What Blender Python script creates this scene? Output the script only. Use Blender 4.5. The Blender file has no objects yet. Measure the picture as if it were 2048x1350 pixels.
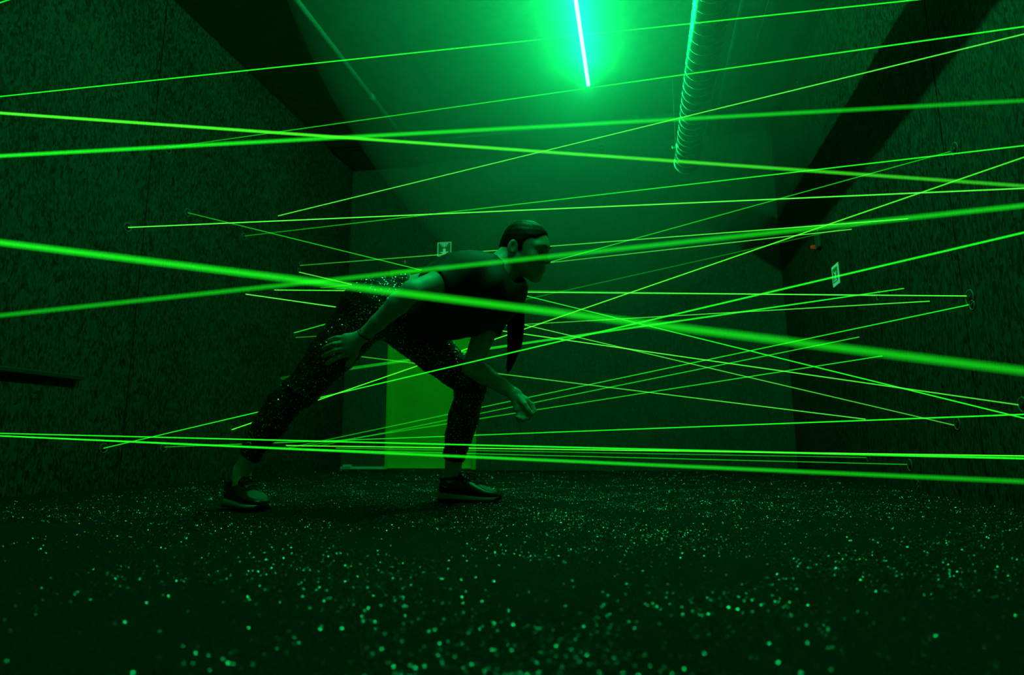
import bpy, bmesh, math, random
import numpy as np
from mathutils import Vector, Matrix

rng = np.random.default_rng(7)
random.seed(7)
SC = bpy.context.scene
COL = SC.collection

# ------------------------------------------------------------------ camera
H = 0.22                                   # lens height above the carpet
FPX = 1246.7                               # focal length in pixels of a 2048 px wide frame
PITCH, YAW, ROLL = 0.17163, 0.20210, -0.0040
XL, XR, YB, ZC, YF = -2.897, 1.283, 5.764, 3.110, -1.2   # room shell
CO = np.array([0.0, 0.0, H])
_f = np.array([-math.sin(YAW)*math.cos(PITCH), math.cos(YAW)*math.cos(PITCH), math.sin(PITCH)])
_r = np.array([math.cos(YAW), math.sin(YAW), 0.0]); _u = np.cross(_r, _f)
CF = _f
CR = math.cos(ROLL)*_r + math.sin(ROLL)*_u
CU = -math.sin(ROLL)*_r + math.cos(ROLL)*_u
cd = bpy.data.cameras.new('camera'); cam = bpy.data.objects.new('camera', cd); COL.objects.link(cam)
cd.sensor_width = 36.0; cd.lens = FPX*36.0/2048.0
cd.clip_start = 0.02
cd.dof.use_dof = True; cd.dof.focus_distance = 2.45; cd.dof.aperture_fstop = 2.9
cam.matrix_world = Matrix(((CR[0], CU[0], -CF[0], 0), (CR[1], CU[1], -CF[1], 0), (CR[2], CU[2], -CF[2], H), (0, 0, 0, 1)))
SC.camera = cam
SC.view_settings.view_transform = 'Standard'; SC.view_settings.look = 'None'
SC.view_settings.gamma = 1.0; SC.view_settings.use_curve_mapping = False
SC.view_settings.exposure = 0.0
SC.cycles.transparent_max_bounces = 64
SC.cycles.use_denoising = True
SC.cycles.max_bounces = 3; SC.cycles.diffuse_bounces = 2; SC.cycles.glossy_bounces = 2
SC.cycles.volume_bounces = 1
SC.cycles.use_light_tree = False
SC.cycles.use_adaptive_sampling = True; SC.cycles.adaptive_threshold = 0.03; SC.cycles.adaptive_min_samples = 16

# ------------------------------------------------------------------ world: dark, lit by nothing but the lamps
W = bpy.data.worlds.new('world'); SC.world = W; W.use_nodes = True
wn = W.node_tree; wn.nodes.clear()
wo = wn.nodes.new('ShaderNodeOutputWorld'); wb = wn.nodes.new('ShaderNodeBackground')
wb.inputs['Color'].default_value = (0, 0, 0, 1); wb.inputs['Strength'].default_value = 0
wn.links.new(wb.outputs[0], wo.inputs['Surface'])
TUBE_STRENGTH = 215.0
TUBE_COLOR = (0.005, 1.0, 0.185, 1)
SMOKE = 0.135

# ------------------------------------------------------------------ picking points on the room's planes
def ray(px): return CF + CR*(px[0]-1024.0)/FPX - CU*(px[1]-675.0)/FPX
def on(px, ax, v):
    d = ray(px); return CO + d*(v-CO[ax])/d[ax]
def onL(px): return on(px, 0, XL)
def onR(px): return on(px, 0, XR)
def onB(px): return on(px, 1, YB)
def onF(px): return on(px, 2, 0.0)
def at(x, y, d): return CO + d*ray((x, y))

# ------------------------------------------------------------------ materials
def mat(name, col=(0.5, 0.5, 0.5), rough=0.6, metal=0.0, spec=0.5, emit=None, estr=0.0):
    m = bpy.data.materials.new(name); m.use_nodes = True
    b = m.node_tree.nodes['Principled BSDF']
    b.inputs['Base Color'].default_value = (*col, 1); b.inputs['Roughness'].default_value = rough
    b.inputs['Metallic'].default_value = metal; b.inputs['Specular IOR Level'].default_value = spec
    if emit is not None:
        b.inputs['Emission Color'].default_value = (*emit, 1); b.inputs['Emission Strength'].default_value = estr
    return m
def node(m, t, **kw):
    n = m.node_tree.nodes.new(t)
    for k, v in kw.items():
        if k in n.inputs: n.inputs[k].default_value = v
        else: setattr(n, k, v)
    return n
def ln(m, a, b): m.node_tree.links.new(a, b)
def bsdf(m): return m.node_tree.nodes['Principled BSDF']
def noise_colour(m, c0, c1, scale=30, detail=6, lo=0.35, hi=0.65, bump=0.0, stretch=(1, 1, 1), bdist=0.002):
    tc = node(m, 'ShaderNodeTexCoord'); mp = node(m, 'ShaderNodeMapping'); mp.inputs['Scale'].default_value = stretch
    nz = node(m, 'ShaderNodeTexNoise', Scale=scale, Detail=detail); cr = node(m, 'ShaderNodeValToRGB')
    ln(m, tc.outputs['Object'], mp.inputs['Vector']); ln(m, mp.outputs['Vector'], nz.inputs['Vector'])
    ln(m, nz.outputs['Fac'], cr.inputs['Fac'])
    cr.color_ramp.elements[0].position = lo; cr.color_ramp.elements[1].position = hi
    cr.color_ramp.elements[0].color = (*c0, 1); cr.color_ramp.elements[1].color = (*c1, 1)
    ln(m, cr.outputs['Color'], bsdf(m).inputs['Base Color'])
    if bump:
        bp = node(m, 'ShaderNodeBump', Strength=bump, Distance=bdist); ln(m, nz.outputs['Fac'], bp.inputs['Height'])
        ln(m, bp.outputs['Normal'], bsdf(m).inputs['Normal'])
    return m

def osb_material(name, c0, c1, c2):
    """painted OSB: layers of stretched wood strands, each turned another way"""
    m = mat(name, rough=0.6, spec=0.10)
    tc = node(m, 'ShaderNodeTexCoord'); last = None
    nz0 = node(m, 'ShaderNodeTexNoise', Scale=9.0, Detail=1.0); ln(m, tc.outputs['Object'], nz0.inputs['Vector'])
    mx0 = node(m, 'ShaderNodeMixRGB', blend_type='ADD', Fac=0.035)
    ln(m, tc.outputs['Object'], mx0.inputs['Color1']); ln(m, nz0.outputs['Color'], mx0.inputs['Color2'])
    for i, (rot, sc) in enumerate(((0.5, 26), (-0.95, 30))):
        mp = node(m, 'ShaderNodeMapping'); mp.inputs['Rotation'].default_value = (rot, 0.0, 0.0)
        mp.inputs['Scale'].default_value = (1.0, 1.0, 0.33)
        ln(m, mx0.outputs['Color'], mp.inputs['Vector'])
        v = node(m, 'ShaderNodeTexVoronoi', Scale=sc*4.2); ln(m, mp.outputs['Vector'], v.inputs['Vector'])
        sp = node(m, 'ShaderNodeSeparateColor'); ln(m, v.outputs['Color'], sp.inputs['Color'])
        if last is None: last = sp.outputs[0]
        else:
            a = node(m, 'ShaderNodeMath', operation='MAXIMUM' if i % 2 else 'MULTIPLY'); ln(m, last, a.inputs[0]); ln(m, sp.outputs[0], a.inputs[1]); last = a.outputs[0]
    big = node(m, 'ShaderNodeTexNoise', Scale=1.3, Detail=3.0); ln(m, tc.outputs['Object'], big.inputs['Vector'])
    mm = node(m, 'ShaderNodeMath', operation='MULTIPLY_ADD'); ln(m, big.outputs['Fac'], mm.inputs[0]); mm.inputs[1].default_value = 0.5; mm.inputs[2].default_value = -0.25
    ad = node(m, 'ShaderNodeMath', operation='ADD'); ln(m, last, ad.inputs[0]); ln(m, mm.outputs[0], ad.inputs[1])
    cr = node(m, 'ShaderNodeValToRGB'); ln(m, ad.outputs[0], cr.inputs['Fac'])
    e = cr.color_ramp.elements; e[0].position = 0.1; e[0].color = (*c0, 1); e[1].position = 0.95; e[1].color = (*c2, 1)
    n = cr.color_ramp.elements.new(0.5); n.color = (*c1, 1)
    ln(m, cr.outputs['Color'], bsdf(m).inputs['Base Color'])
    bp = node(m, 'ShaderNodeBump', Strength=0.5, Distance=0.0025); ln(m, last, bp.inputs['Height']); ln(m, bp.outputs['Normal'], bsdf(m).inputs['Normal'])
    return m

M = {}
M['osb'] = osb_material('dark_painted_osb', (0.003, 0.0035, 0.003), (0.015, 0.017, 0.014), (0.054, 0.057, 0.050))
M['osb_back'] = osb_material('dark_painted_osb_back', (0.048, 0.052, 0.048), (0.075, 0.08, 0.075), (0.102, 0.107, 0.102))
M['gap'] = mat('black_gap', (0.006, 0.006, 0.006), 0.9)
M['ceiling'] = noise_colour(mat('dark_painted_ceiling', rough=0.7), (0.125, 0.13, 0.125), (0.165, 0.17, 0.165), 14, 5, bump=0.15)
M['carpet'] = noise_colour(mat('black_glitter_carpet', rough=0.95, spec=0.1), (0.008, 0.009, 0.008), (0.03, 0.032, 0.03), 260, 8, bump=0.8, bdist=0.006)
M['glitter'] = mat('silver_glitter_fibre', (0.22, 0.225, 0.22), 0.25, 1.0)
M['black'] = mat('black_plastic', (0.012, 0.012, 0.012), 0.5)
M['steel'] = noise_colour(mat('galvanised_steel', rough=0.32, metal=0.95), (0.42, 0.44, 0.43), (0.6, 0.62, 0.6), 22, 4)
M['steel_bright'] = mat('bright_steel_edge', (0.8, 0.82, 0.8), 0.22, 1.0)
M['dull_metal'] = mat('painted_conduit', (0.16, 0.17, 0.16), 0.5)
M['white'] = mat('white_plastic', (0.75, 0.77, 0.74), 0.5)
M['door'] = noise_colour(mat('yellow_green_door_paint', rough=0.55), (0.34, 0.56, 0.03), (0.37, 0.60, 0.035), 5, 3)
M['sign_green'] = mat('sign_green', (0.02, 0.30, 0.10), 0.5)
M['sign_white'] = mat('sign_white_added_glow', (0.72, 0.78, 0.70), 0.5, emit=(0.12, 1.0, 0.42), estr=0.22)  # faint green emission added to brighten the signs beyond the lamp's light
M['box_grey'] = mat('dark_grey_box', (0.07, 0.072, 0.07), 0.5)
M['lens'] = mat('blue_coated_lens', (0.05, 0.16, 0.5), 0.1, 0.6)
M['red_led'] = mat('red_led', (0.3, 0.02, 0.01), 0.3, emit=(1.0, 0.2, 0.03), estr=0.10)
M['skin'] = noise_colour(mat('skin', rough=0.48, spec=0.4), (0.62, 0.50, 0.42), (0.68, 0.55, 0.46), 40, 4)
M['shirt'] = noise_colour(mat('black_cotton', rough=0.75, spec=0.35), (0.018, 0.018, 0.019), (0.030, 0.030, 0.031), 300, 4, bump=0.2)
M['leggings'] = noise_colour(mat('black_stretch_fabric', rough=0.6, spec=0.3), (0.008, 0.008, 0.009), (0.016, 0.016, 0.017), 220, 5, bump=0.3)
M['sequin'] = mat('black_silver_sequin', (0.62, 0.64, 0.64), 0.22, 1.0)
M['hair'] = noise_colour(mat('dark_brown_hair', rough=0.55, spec=0.2), (0.008, 0.007, 0.006), (0.022, 0.018, 0.015), 90, 5, stretch=(1, 1, 0.2), bump=0.5)
M['shoe'] = noise_colour(mat('black_shoe_leather', rough=0.4), (0.010, 0.010, 0.010), (0.02, 0.02, 0.02), 60, 5)
M['shoe_mesh'] = noise_colour(mat('grey_shoe_mesh', rough=0.7), (0.10, 0.11, 0.10), (0.24, 0.25, 0.24), 400, 2, bump=0.4)
M['midsole'] = mat('pale_foam_midsole', (0.42, 0.44, 0.40), 0.7)
M['outsole'] = mat('black_rubber', (0.012, 0.012, 0.012), 0.7)
M['reflector'] = mat('reflective_trim', (0.85, 0.87, 0.85), 0.18, 0.9)
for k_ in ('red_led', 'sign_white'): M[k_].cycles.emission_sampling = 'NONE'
M['lips'] = mat('lips', (0.30, 0.12, 0.10), 0.4)
M['eye'] = mat('eye_white', (0.5, 0.5, 0.48), 0.15)
M['iris'] = mat('dark_iris', (0.02, 0.015, 0.01), 0.1)
M['brow'] = mat('eyebrow_hair', (0.02, 0.016, 0.012), 0.7)
M['bead'] = mat('dark_bead', (0.03, 0.03, 0.03), 0.2)

# ------------------------------------------------------------------ object helpers
def link(name, me, m=None, parent=None, smooth=False):
    o = bpy.data.objects.new(name, me); COL.objects.link(o)
    if m is not None: me.materials.append(m)
    if parent is not None:
        o.parent = parent; o.matrix_parent_inverse = parent.matrix_world.inverted() if False else Matrix()
    if smooth and len(me.polygons):
        me.polygons.foreach_set('use_smooth', np.ones(len(me.polygons), dtype=bool))
    return o
def tag(o, label, cat, group=None):
    o['label'] = label; o['category'] = cat
    if group: o['group'] = group
    return o
def structure(o, label=None):
    o['kind'] = 'structure'
    if label: o['label'] = label
    return o
def empty(name, loc):
    o = bpy.data.objects.new(name, None); COL.objects.link(o); o.location = loc; o.empty_display_size = 0.05
    return o
def mesh_np(name, V, F):
    me = bpy.data.meshes.new(name)
    V = np.asarray(V, dtype=np.float32); F = np.asarray(F, dtype=np.int32)
    k = F.shape[1]
    me.vertices.add(len(V)); me.vertices.foreach_set('co', V.ravel())
    me.loops.add(F.size); me.loops.foreach_set('vertex_index', F.ravel())
    me.polygons.add(len(F)); me.polygons.foreach_set('loop_start', np.arange(0, F.size, k, dtype=np.int32))
    me.update(calc_edges=True); me.validate()
    return me
def bm_mesh(name, bm):
    me = bpy.data.meshes.new(name); bmesh.ops.recalc_face_normals(bm, faces=bm.faces); bm.to_mesh(me); bm.free(); return me
def bx(bm, lo, hi, bevel=0.0, mtx=None):
    r = bmesh.ops.create_cube(bm, size=1.0)
    lo = Vector(lo); hi = Vector(hi); s = hi-lo; c = (hi+lo)/2
    vs = r['verts']
    for v in vs: v.co = Vector((v.co.x*s.x, v.co.y*s.y, v.co.z*s.z)) + c
    if bevel:
        ed = list({e for v in vs for e in v.link_edges})
        nb = bmesh.ops.bevel(bm, geom=ed, offset=bevel, segments=2, affect='EDGES', profile=0.6)
        vs = list({v for f in nb['faces'] for v in f.verts} | {v for v in vs if v.is_valid})
    if mtx is not None: bmesh.ops.transform(bm, matrix=mtx, verts=vs)
    return vs
def box_obj(name, lo, hi, m, parent=None, bevel=0.0, mtx=None):
    bm = bmesh.new(); bx(bm, lo, hi, bevel, mtx); return link(name, bm_mesh(name, bm), m, parent)
def frame_from(d):
    d = Vector(d).normalized(); a = Vector((0, 0, 1)) if abs(d.z) < 0.9 else Vector((1, 0, 0))
    x = d.cross(a).normalized(); y = d.cross(x).normalized(); return d, x, y
def tube_np(pts, rad, seg=10, caps=True):
    pts = [np.asarray(p, float) for p in pts]; n = len(pts)
    if np.isscalar(rad): rad = [rad]*n
    V = []; F = []; prev = None
    for i in range(n):
        d = pts[min(i+1, n-1)]-pts[max(i-1, 0)]; d = d/(np.linalg.norm(d)+1e-12)
        if prev is None:
            a = np.array([0, 0, 1.0]) if abs(d[2]) < 0.9 else np.array([1.0, 0, 0]); x = np.cross(d, a)
        else: x = prev-d*np.dot(prev, d)
        x = x/np.linalg.norm(x); prev = x; y = np.cross(d, x)
        for k in range(seg):
            t = 2*math.pi*k/seg; V.append(pts[i]+rad[i]*(math.cos(t)*x+math.sin(t)*y))
    for i in range(n-1):
        for k in range(seg):
            k2 = (k+1) % seg; F.append((i*seg+k, i*seg+k2, (i+1)*seg+k2, (i+1)*seg+k))
    if caps:
        for i, rev in ((0, True), (n-1, False)):
            c = len(V); V.append(pts[i])
            for k in range(seg):
                k2 = (k+1) % seg; a, b = i*seg+k, i*seg+k2
                F.append((c, b, a, a) if rev else (c, a, b, b))
    return V, F
def poly_mesh(name, V, F):
    me = bpy.data.meshes.new(name); F2 = [tuple(dict.fromkeys(int(i) for i in f)) for f in F]
    me.from_pydata([tuple(map(float, v)) for v in V], [], F2); me.update(); return me
def tube_obj(name, pts, rad, m, parent=None, seg=10, caps=True, off=None):
    V, F = tube_np(pts, rad, seg, caps)
    if off is not None: V = [v-off for v in V]
    return link(name, poly_mesh(name, V, F), m, parent, smooth=True)

# ------------------------------------------------------------------ room shell
def slab(name, lo, hi, m): return structure(box_obj(name, lo, hi, m))
T = 0.12
# floor with shallow lumps in the carpet
def lumps(x, y):
    z = np.zeros_like(x)
    for a, kx, ky, ph in ((.0020, 3.1, 7.0, .3), (.0016, -7.2, 9.0, 1.1), (.0014, 13.0, 11.0, 2.0), (.0010, 21.0, -17.0, .7), (.0009, -27.0, 13.0, 4.0)):
        z = z + a*np.sin(kx*x+ky*y+ph+1.3*np.sin(2.1*x+ph)+.9*np.sin(1.7*y))
    return z
nx, ny = 150, 260
gx, gy = np.meshgrid(np.linspace(XL-.02, XR+.02, nx), np.linspace(YF, YB+.02, ny), indexing='ij')
edge = np.clip(np.minimum.reduce([gx-XL, XR-gx, YB-gy])/0.15, 0, 1)
gz = lumps(gx, gy)*edge
Vf = np.stack([gx, gy, gz-0.006], -1).reshape(-1, 3)
ii = np.arange(nx*ny).reshape(nx, ny)
Ff = np.stack([ii[:-1, :-1], ii[1:, :-1], ii[1:, 1:], ii[:-1, 1:]], -1).reshape(-1, 4)
floor = structure(link('floor', mesh_np('floor', Vf, Ff), M['carpet'], smooth=True), 'black glitter carpet covering the whole floor')
# glittering carpet fibres: tiny facets turned every way
def flakes(n, x0, x1, y0, y1, size):
    x = rng.uniform(x0, x1, n*2); y = rng.uniform(y0, y1, n*2)
    keep = rng.random(n*2) < np.clip(0.5+170*lumps(x*1.0+.4, y*1.0), 0.12, 1.0)
    x = x[keep][:n]; y = y[keep][:n]; n = len(x)
    z = lumps(x, y)-0.006+rng.uniform(0.001, 0.007, n)
    tilt = np.abs(rng.normal(0, 0.75, n)); az = rng.uniform(0, 2*np.pi, n)
    nrm = np.stack([np.sin(tilt)*np.cos(az), np.sin(tilt)*np.sin(az), np.cos(tilt)], -1)
    a = np.cross(nrm, rng.normal(size=(n, 3))); a /= np.linalg.norm(a, axis=1)[:, None]; b = np.cross(nrm, a)
    s = (size*rng.uniform(0.5, 1.3, n))[:, None]; c = np.stack([x, y, z], -1)
    return np.stack([c+a*s, c-a*s*.6+b*s*.8, c-a*s*.6-b*s*.8], 1).reshape(-1, 3)
Vg = np.concatenate([flakes(62000, -1.5, 1.25, 0.35, 1.6, .0017), flakes(190000, -2.6, XR-.02, 1.6, 3.4, .0018), flakes(80000, XL+.03, XR-.03, 3.4, YB-.05, .0024)])
pile = link('carpet_glitter', mesh_np('carpet_glitter', Vg, np.arange(len(Vg)).reshape(-1, 3)), M['glitter'], floor)
pile['kind'] = 'stuff'

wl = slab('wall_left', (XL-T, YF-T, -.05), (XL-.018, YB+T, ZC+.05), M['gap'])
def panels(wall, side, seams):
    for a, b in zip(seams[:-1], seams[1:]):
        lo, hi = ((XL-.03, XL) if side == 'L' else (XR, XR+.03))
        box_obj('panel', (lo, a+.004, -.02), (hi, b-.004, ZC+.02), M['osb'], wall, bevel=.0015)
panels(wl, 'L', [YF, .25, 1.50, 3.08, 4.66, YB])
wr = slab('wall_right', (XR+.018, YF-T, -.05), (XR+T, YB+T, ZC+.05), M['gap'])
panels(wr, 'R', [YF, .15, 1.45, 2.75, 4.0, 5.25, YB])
DX0, DX1, DZ = -2.44, -1.53, 1.98
bm = bmesh.new()
bx(bm, (XL-.05, YB, -.05), (DX0, YB+T, ZC+.05)); bx(bm, (DX1, YB, -.05), (XR+.05, YB+T, ZC+.05)); bx(bm, (DX0, YB, DZ), (DX1, YB+T, ZC+.05))
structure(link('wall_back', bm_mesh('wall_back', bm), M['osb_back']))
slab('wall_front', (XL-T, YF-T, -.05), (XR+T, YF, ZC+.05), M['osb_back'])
slab('ceiling', (XL-T, YF-T, ZC), (XR+T, YB+T, ZC+.1), M['ceiling'])
# door in the back wall
dr = structure(box_obj('door_1', (DX0+.035, YB+.03, .012), (DX1-.035, YB+.075, DZ-.035), M['door'], bevel=.002), 'plain yellow-green door in the back wall')
for nm, lo, hi in (('door_frame', (DX0, YB-.012, 0), (DX0+.035, YB+.09, DZ)), ('door_frame', (DX1-.035, YB-.012, 0), (DX1, YB+.09, DZ)), ('door_frame', (DX0+.035, YB-.012, DZ-.035), (DX1-.035, YB+.09, DZ))):
    box_obj(nm, lo, hi, M['door'], dr, bevel=.003)
box_obj('threshold', (DX0+.035, YB-.02, -.005), (DX1-.035, YB+.09, .012), M['steel_bright'], dr, bevel=.003)
bm = bmesh.new()
for lo, hi in (((DX1-.115, YB+.018, .96), (DX1-.075, YB+.031, 1.14)), ((DX1-.102, YB-.03, 1.045), (DX1-.088, YB+.02, 1.06)), ((DX1-.21, YB-.036, 1.043), (DX1-.088, YB-.02, 1.062))): bx(bm, lo, hi, .003)
link('door_handle', bm_mesh('door_handle', bm), M['steel'], dr)
# white skirting strip with a clip, left of the door
bs = structure(box_obj('baseboard_back', (XL, YB-.014, 0), (DX0, YB, .024), M['white'], bevel=.003), 'pale skirting strip beside the door')
box_obj('clip', (XL+.03, YB-.022, .018), (XL+.115, YB, .042), M['white'], bs, bevel=.003)

# smoke gathers under the ceiling
hm = bpy.data.materials.new('ceiling_smoke'); hm.use_nodes = True; hm.node_tree.nodes.clear()
ho = hm.node_tree.nodes.new('ShaderNodeOutputMaterial'); hv = hm.node_tree.nodes.new('ShaderNodeVolumeScatter')
hv.inputs['Density'].default_value = SMOKE; hv.inputs['Anisotropy'].default_value = 0.62
hm.node_tree.links.new(hv.outputs[0], ho.inputs['Volume'])
bm = bmesh.new(); bmesh.ops.create_uvsphere(bm, u_segments=40, v_segments=24, radius=1.0)
for v in bm.verts:                                  # a flattened cloud hanging round the lamp
    v.co = Vector((min(XR-.012, max(XL+.012, -.25+v.co.x*1.58)), min(YB-.012, 3.9+v.co.y*3.3), min(ZC-.004, 2.75+v.co.z*1.55)))
hz_ = link('ceiling_haze', bm_mesh('ceiling_haze', bm), hm); hz_['kind'] = 'stuff'
hz_['label'] = 'thin cloud of stage smoke glowing under the ceiling lamp'; hz_['category'] = 'smoke'

# ------------------------------------------------------------------ tube lamp
TX, TZ, TY0, TY1 = -.302, 2.985, 0.8, 4.49
tl = empty('tube_lamp', (TX, (TY0+TY1)/2, TZ))
tag(tl, 'glowing white-green tube lamp hung lengthwise under the ceiling', 'lamp')
hl = (TY1-TY0)/2
me = mat('lit_tube', (0, 0, 0), 0.5); nt = me.node_tree; nt.nodes.clear()
o_ = nt.nodes.new('ShaderNodeOutputMaterial'); e_ = nt.nodes.new('ShaderNodeEmission'); e_.inputs['Color'].default_value = TUBE_COLOR; e_.inputs['Strength'].default_value = TUBE_STRENGTH
nt.links.new(e_.outputs[0], o_.inputs['Surface'])
nb_ = 3; st_ = (2*hl-.03)/(2*nb_)
tube_obj('glass_tube', [(0, -hl+.018+st_*i, 0) for i in range(2*nb_+1)], [.0125 for i in range(2*nb_+1)], me, tl, seg=8)
for s in (-1, 1):
    tube_obj('end_cap', [(0, s*(hl-.018 if s < 0 else hl-.012), 0), (0, s*hl, 0)], .0145, M['white'], tl, seg=14)
    tube_obj('hanger', [(0, s*(hl-.25), .0145), (0, s*(hl-.25), ZC-TZ)], .0025, M['dull_metal'], tl, seg=6)

# ------------------------------------------------------------------ spiral duct under the ceiling
DCX, DCZ, DRAD, DY0, DY1 = .452, 2.52, .100, 1.6, 5.02
du = empty('spiral_duct', (DCX, (DY0+DY1)/2, DCZ))
tag(du, 'round galvanised spiral air duct hanging under the ceiling', 'duct')
hd = (DY1-DY0)/2
V, F = tube_np([(0, -hd, 0), (0, hd, 0)], DRAD, 40, caps=False); nV = len(V)
V2, F2 = tube_np([(0, hd, 0), (0, -hd, 0)], DRAD-.002, 40, caps=False)
link('duct_wall', poly_mesh('duct_wall', list(V)+list(V2), list(F)+[tuple(i+nV for i in f) for f in F2]), M['steel'], du, smooth=True)
pitch = .088; nturn = int(2*hd/pitch); hp = []
for i in range(nturn*36+1):
    t = i/36; hp.append((DRAD*math.sin(2*math.pi*t), -hd+t*pitch, DRAD*math.cos(2*math.pi*t)))
tube_obj('spiral_seam', hp, .0028, M['steel_bright'], du, seg=5)
ring = lambda r, y, n=40: [(r*math.sin(2*math.pi*k/n), y, r*math.cos(2*math.pi*k/n)) for k in range(n+1)]
tube_obj('end_collar', ring(DRAD+.003, hd-.004), .006, M['steel_bright'], du, seg=6)
tube_obj('joint_band', ring(DRAD+.001, hd-.30), .004, M['steel_bright'], du, seg=6)
for y in (-hd*.2, hd-.28):
    bm = bmesh.new()
    for s in (-1, 1): bx(bm, (s*(DRAD+.004)-.002, y-.012, -.0), (s*(DRAD+.004)+.002, y+.012, ZC-DCZ))
    link('hanger_strap', bm_mesh('hanger_strap', bm), M['dull_metal'], du)
bm = bmesh.new(); bx(bm, (-DRAD-.03, hd-.29, -.008), (-DRAD-.002, hd-.27, .008), .002); bx(bm, (-DRAD-.034, hd-.295, -.014), (-DRAD-.028, hd-.265, .014), .002)
link('clamp_screw', bm_mesh('clamp_screw', bm), M['steel_bright'], du)

# ------------------------------------------------------------------ things on the ceiling
cz = ZC-.022
c1 = tube_obj('ceiling_conduit', [(0, -3.2, 0), (0, 2.0, 0)], .021, M['dull_metal'], seg=12); c1.location = (-2.10, 3.7, ZC-.0205)
tag(c1, 'dark conduit running along the ceiling beside the left wall', 'conduit')
tube_obj('coupling', [(0, .72, 0), (0, .80, 0)], .027, M['dull_metal'], c1, seg=12)
c2 = tube_obj('ceiling_conduit', [(XL+.02+.0, 0, 0), (XR-.02, 0, 0)], .016, M['dull_metal'], seg=12); c2.location = (0, 5.28, ZC-.0165)
tag(c2, 'thin conduit crossing the ceiling in front of the back wall', 'conduit')
box_obj('junction_box', (.02, -.035, -.034), (.09, .035, .015), M['dull_metal'], c2, bevel=.006)
sp = empty('sprinkler', (-.27, 5.55, ZC)); tag(sp, 'small sprinkler head hanging from the ceiling near the back wall', 'sprinkler')
tube_obj('pipe', [(0, 0, 0), (0, 0, -.10)], .011, M['dull_metal'], sp, seg=10)
tube_obj('nozzle', [(0, 0, -.10), (0, 0, -.115), (0, 0, -.13)], [.011, .017, .008], M['steel'], sp, seg=10)
tube_obj('deflector', [(0, 0, -.140), (0, 0, -.143)], .022, M['steel'], sp, seg=14)
tube_obj('yoke', [(.012, 0, -.128), (.016, 0, -.135), (0, 0, -.1405), (-.016, 0, -.135), (-.012, 0, -.128)], .0025, M['steel'], sp, seg=6)
rod = tube_obj('suspension_rod', [(0, -1.6, 0), (0, 1.6, 0)], .0045, M['steel_bright'], seg=8)
rw = on((1495, 150), 2, ZC-.06); rod.location = (rw[0], 4.25, ZC-.06)
tag(rod, 'thin bright metal rod under the ceiling right of the spiral duct', 'rod')
for k in range(3): tube_obj('hook', [(0, -1.2+k*1.2, .004), (0, -1.2+k*1.2, .06)], .003, M['dull_metal'], rod, seg=6)
for xa, lab in ((1.012, 'nearer'), (1.085, 'farther')):
    r_ = box_obj('ceiling_rail', (-.012, -1.7, -.03), (.012, 1.7, 0), M['dull_metal'], bevel=.003)
    r_.location = (xa-.33, 3.9, ZC)
    tag(r_, 'slim dark ceiling rail, the one %s the spiral duct' % ('closer to' if xa < 1.05 else 'farther from'), 'rail', 'pair of ceiling rails')

# ------------------------------------------------------------------ signs and small wall fittings
def plane_piece(bm, pts, y0, y1):
    """extrude a 2D outline (x,z) between depths y0,y1"""
    a = [bm.verts.new((x, y0, z)) for x, z in pts]; b = [bm.verts.new((x, y1, z)) for x, z in pts]
    n = len(pts)
    bm.faces.new(a); bm.faces.new(list(reversed(b)))
    for i in range(n): bm.faces.new((a[i], b[i], b[(i+1) % n], a[(i+1) % n]))
sA = onB((875, 485)); sB = onB((903, 512)); scx, scz = (sA[0]+sB[0])/2, (sA[2]+sB[2])/2; sw = .072
sg = empty('push_button_sign', (scx, YB, scz)); tag(sg, 'square green sign with hand and button pictogram above the door', 'sign')
box_obj('plate', (-sw, -.004, -sw), (sw, 0, sw), M['sign_green'], sg)
bm = bmesh.new(); t_ = .007
for lo, hi in (((-sw, -.006, sw-t_), (sw, -.004, sw)), ((-sw, -.006, -sw), (sw, -.004, -sw+t_)), ((-sw, -.006, -sw+t_), (-sw+t_, -.004, sw-t_)), ((sw-t_, -.006, -sw+t_), (sw, -.004, sw-t_))): bx(bm, lo, hi)
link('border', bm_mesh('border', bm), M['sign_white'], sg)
bm = bmesh.new()
for x, w, l, sl in ((-.038, .004, .022, .002), (-.020, .0045, .040, .001), (0, .0075, .048, 0), (.020, .0055, .042, -.001), (.036, .004, .020, -.002)):
    plane_piece(bm, [(x-w, .062), (x+w, .062), (x+w*.9+sl, .062-l*.7), (x+sl, .062-l), (x-w*.9+sl, .062-l*.7)], -.006, -.004)
plane_piece(bm, [(-.014, .004), (.014, .004), (.014, -.030), (-.014, -.030)], -.006, -.004)
plane_piece(bm, [(-.046, -.029), (.046, -.029), (.040, -.036), (.026, -.040), (.012, -.052), (-.012, -.052), (-.026, -.040), (-.040, -.036)], -.006, -.004)
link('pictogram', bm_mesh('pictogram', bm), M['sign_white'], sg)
gp = onB((810, 524)); gq = empty('wall_hook', (gp[0], YB, gp[2])); tag(gq, 'tiny bright metal hook on the back wall above the door corner', 'hook')
box_obj('hook_plate', (-.006, -.004, -.018), (.006, 0, .018), M['white'], gq, bevel=.001)
tube_obj('hook_arm', [(0, -.004, -.010), (0, -.016, -.012), (0, -.018, -.002)], .0025, M['white'], gq, seg=6)
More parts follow.
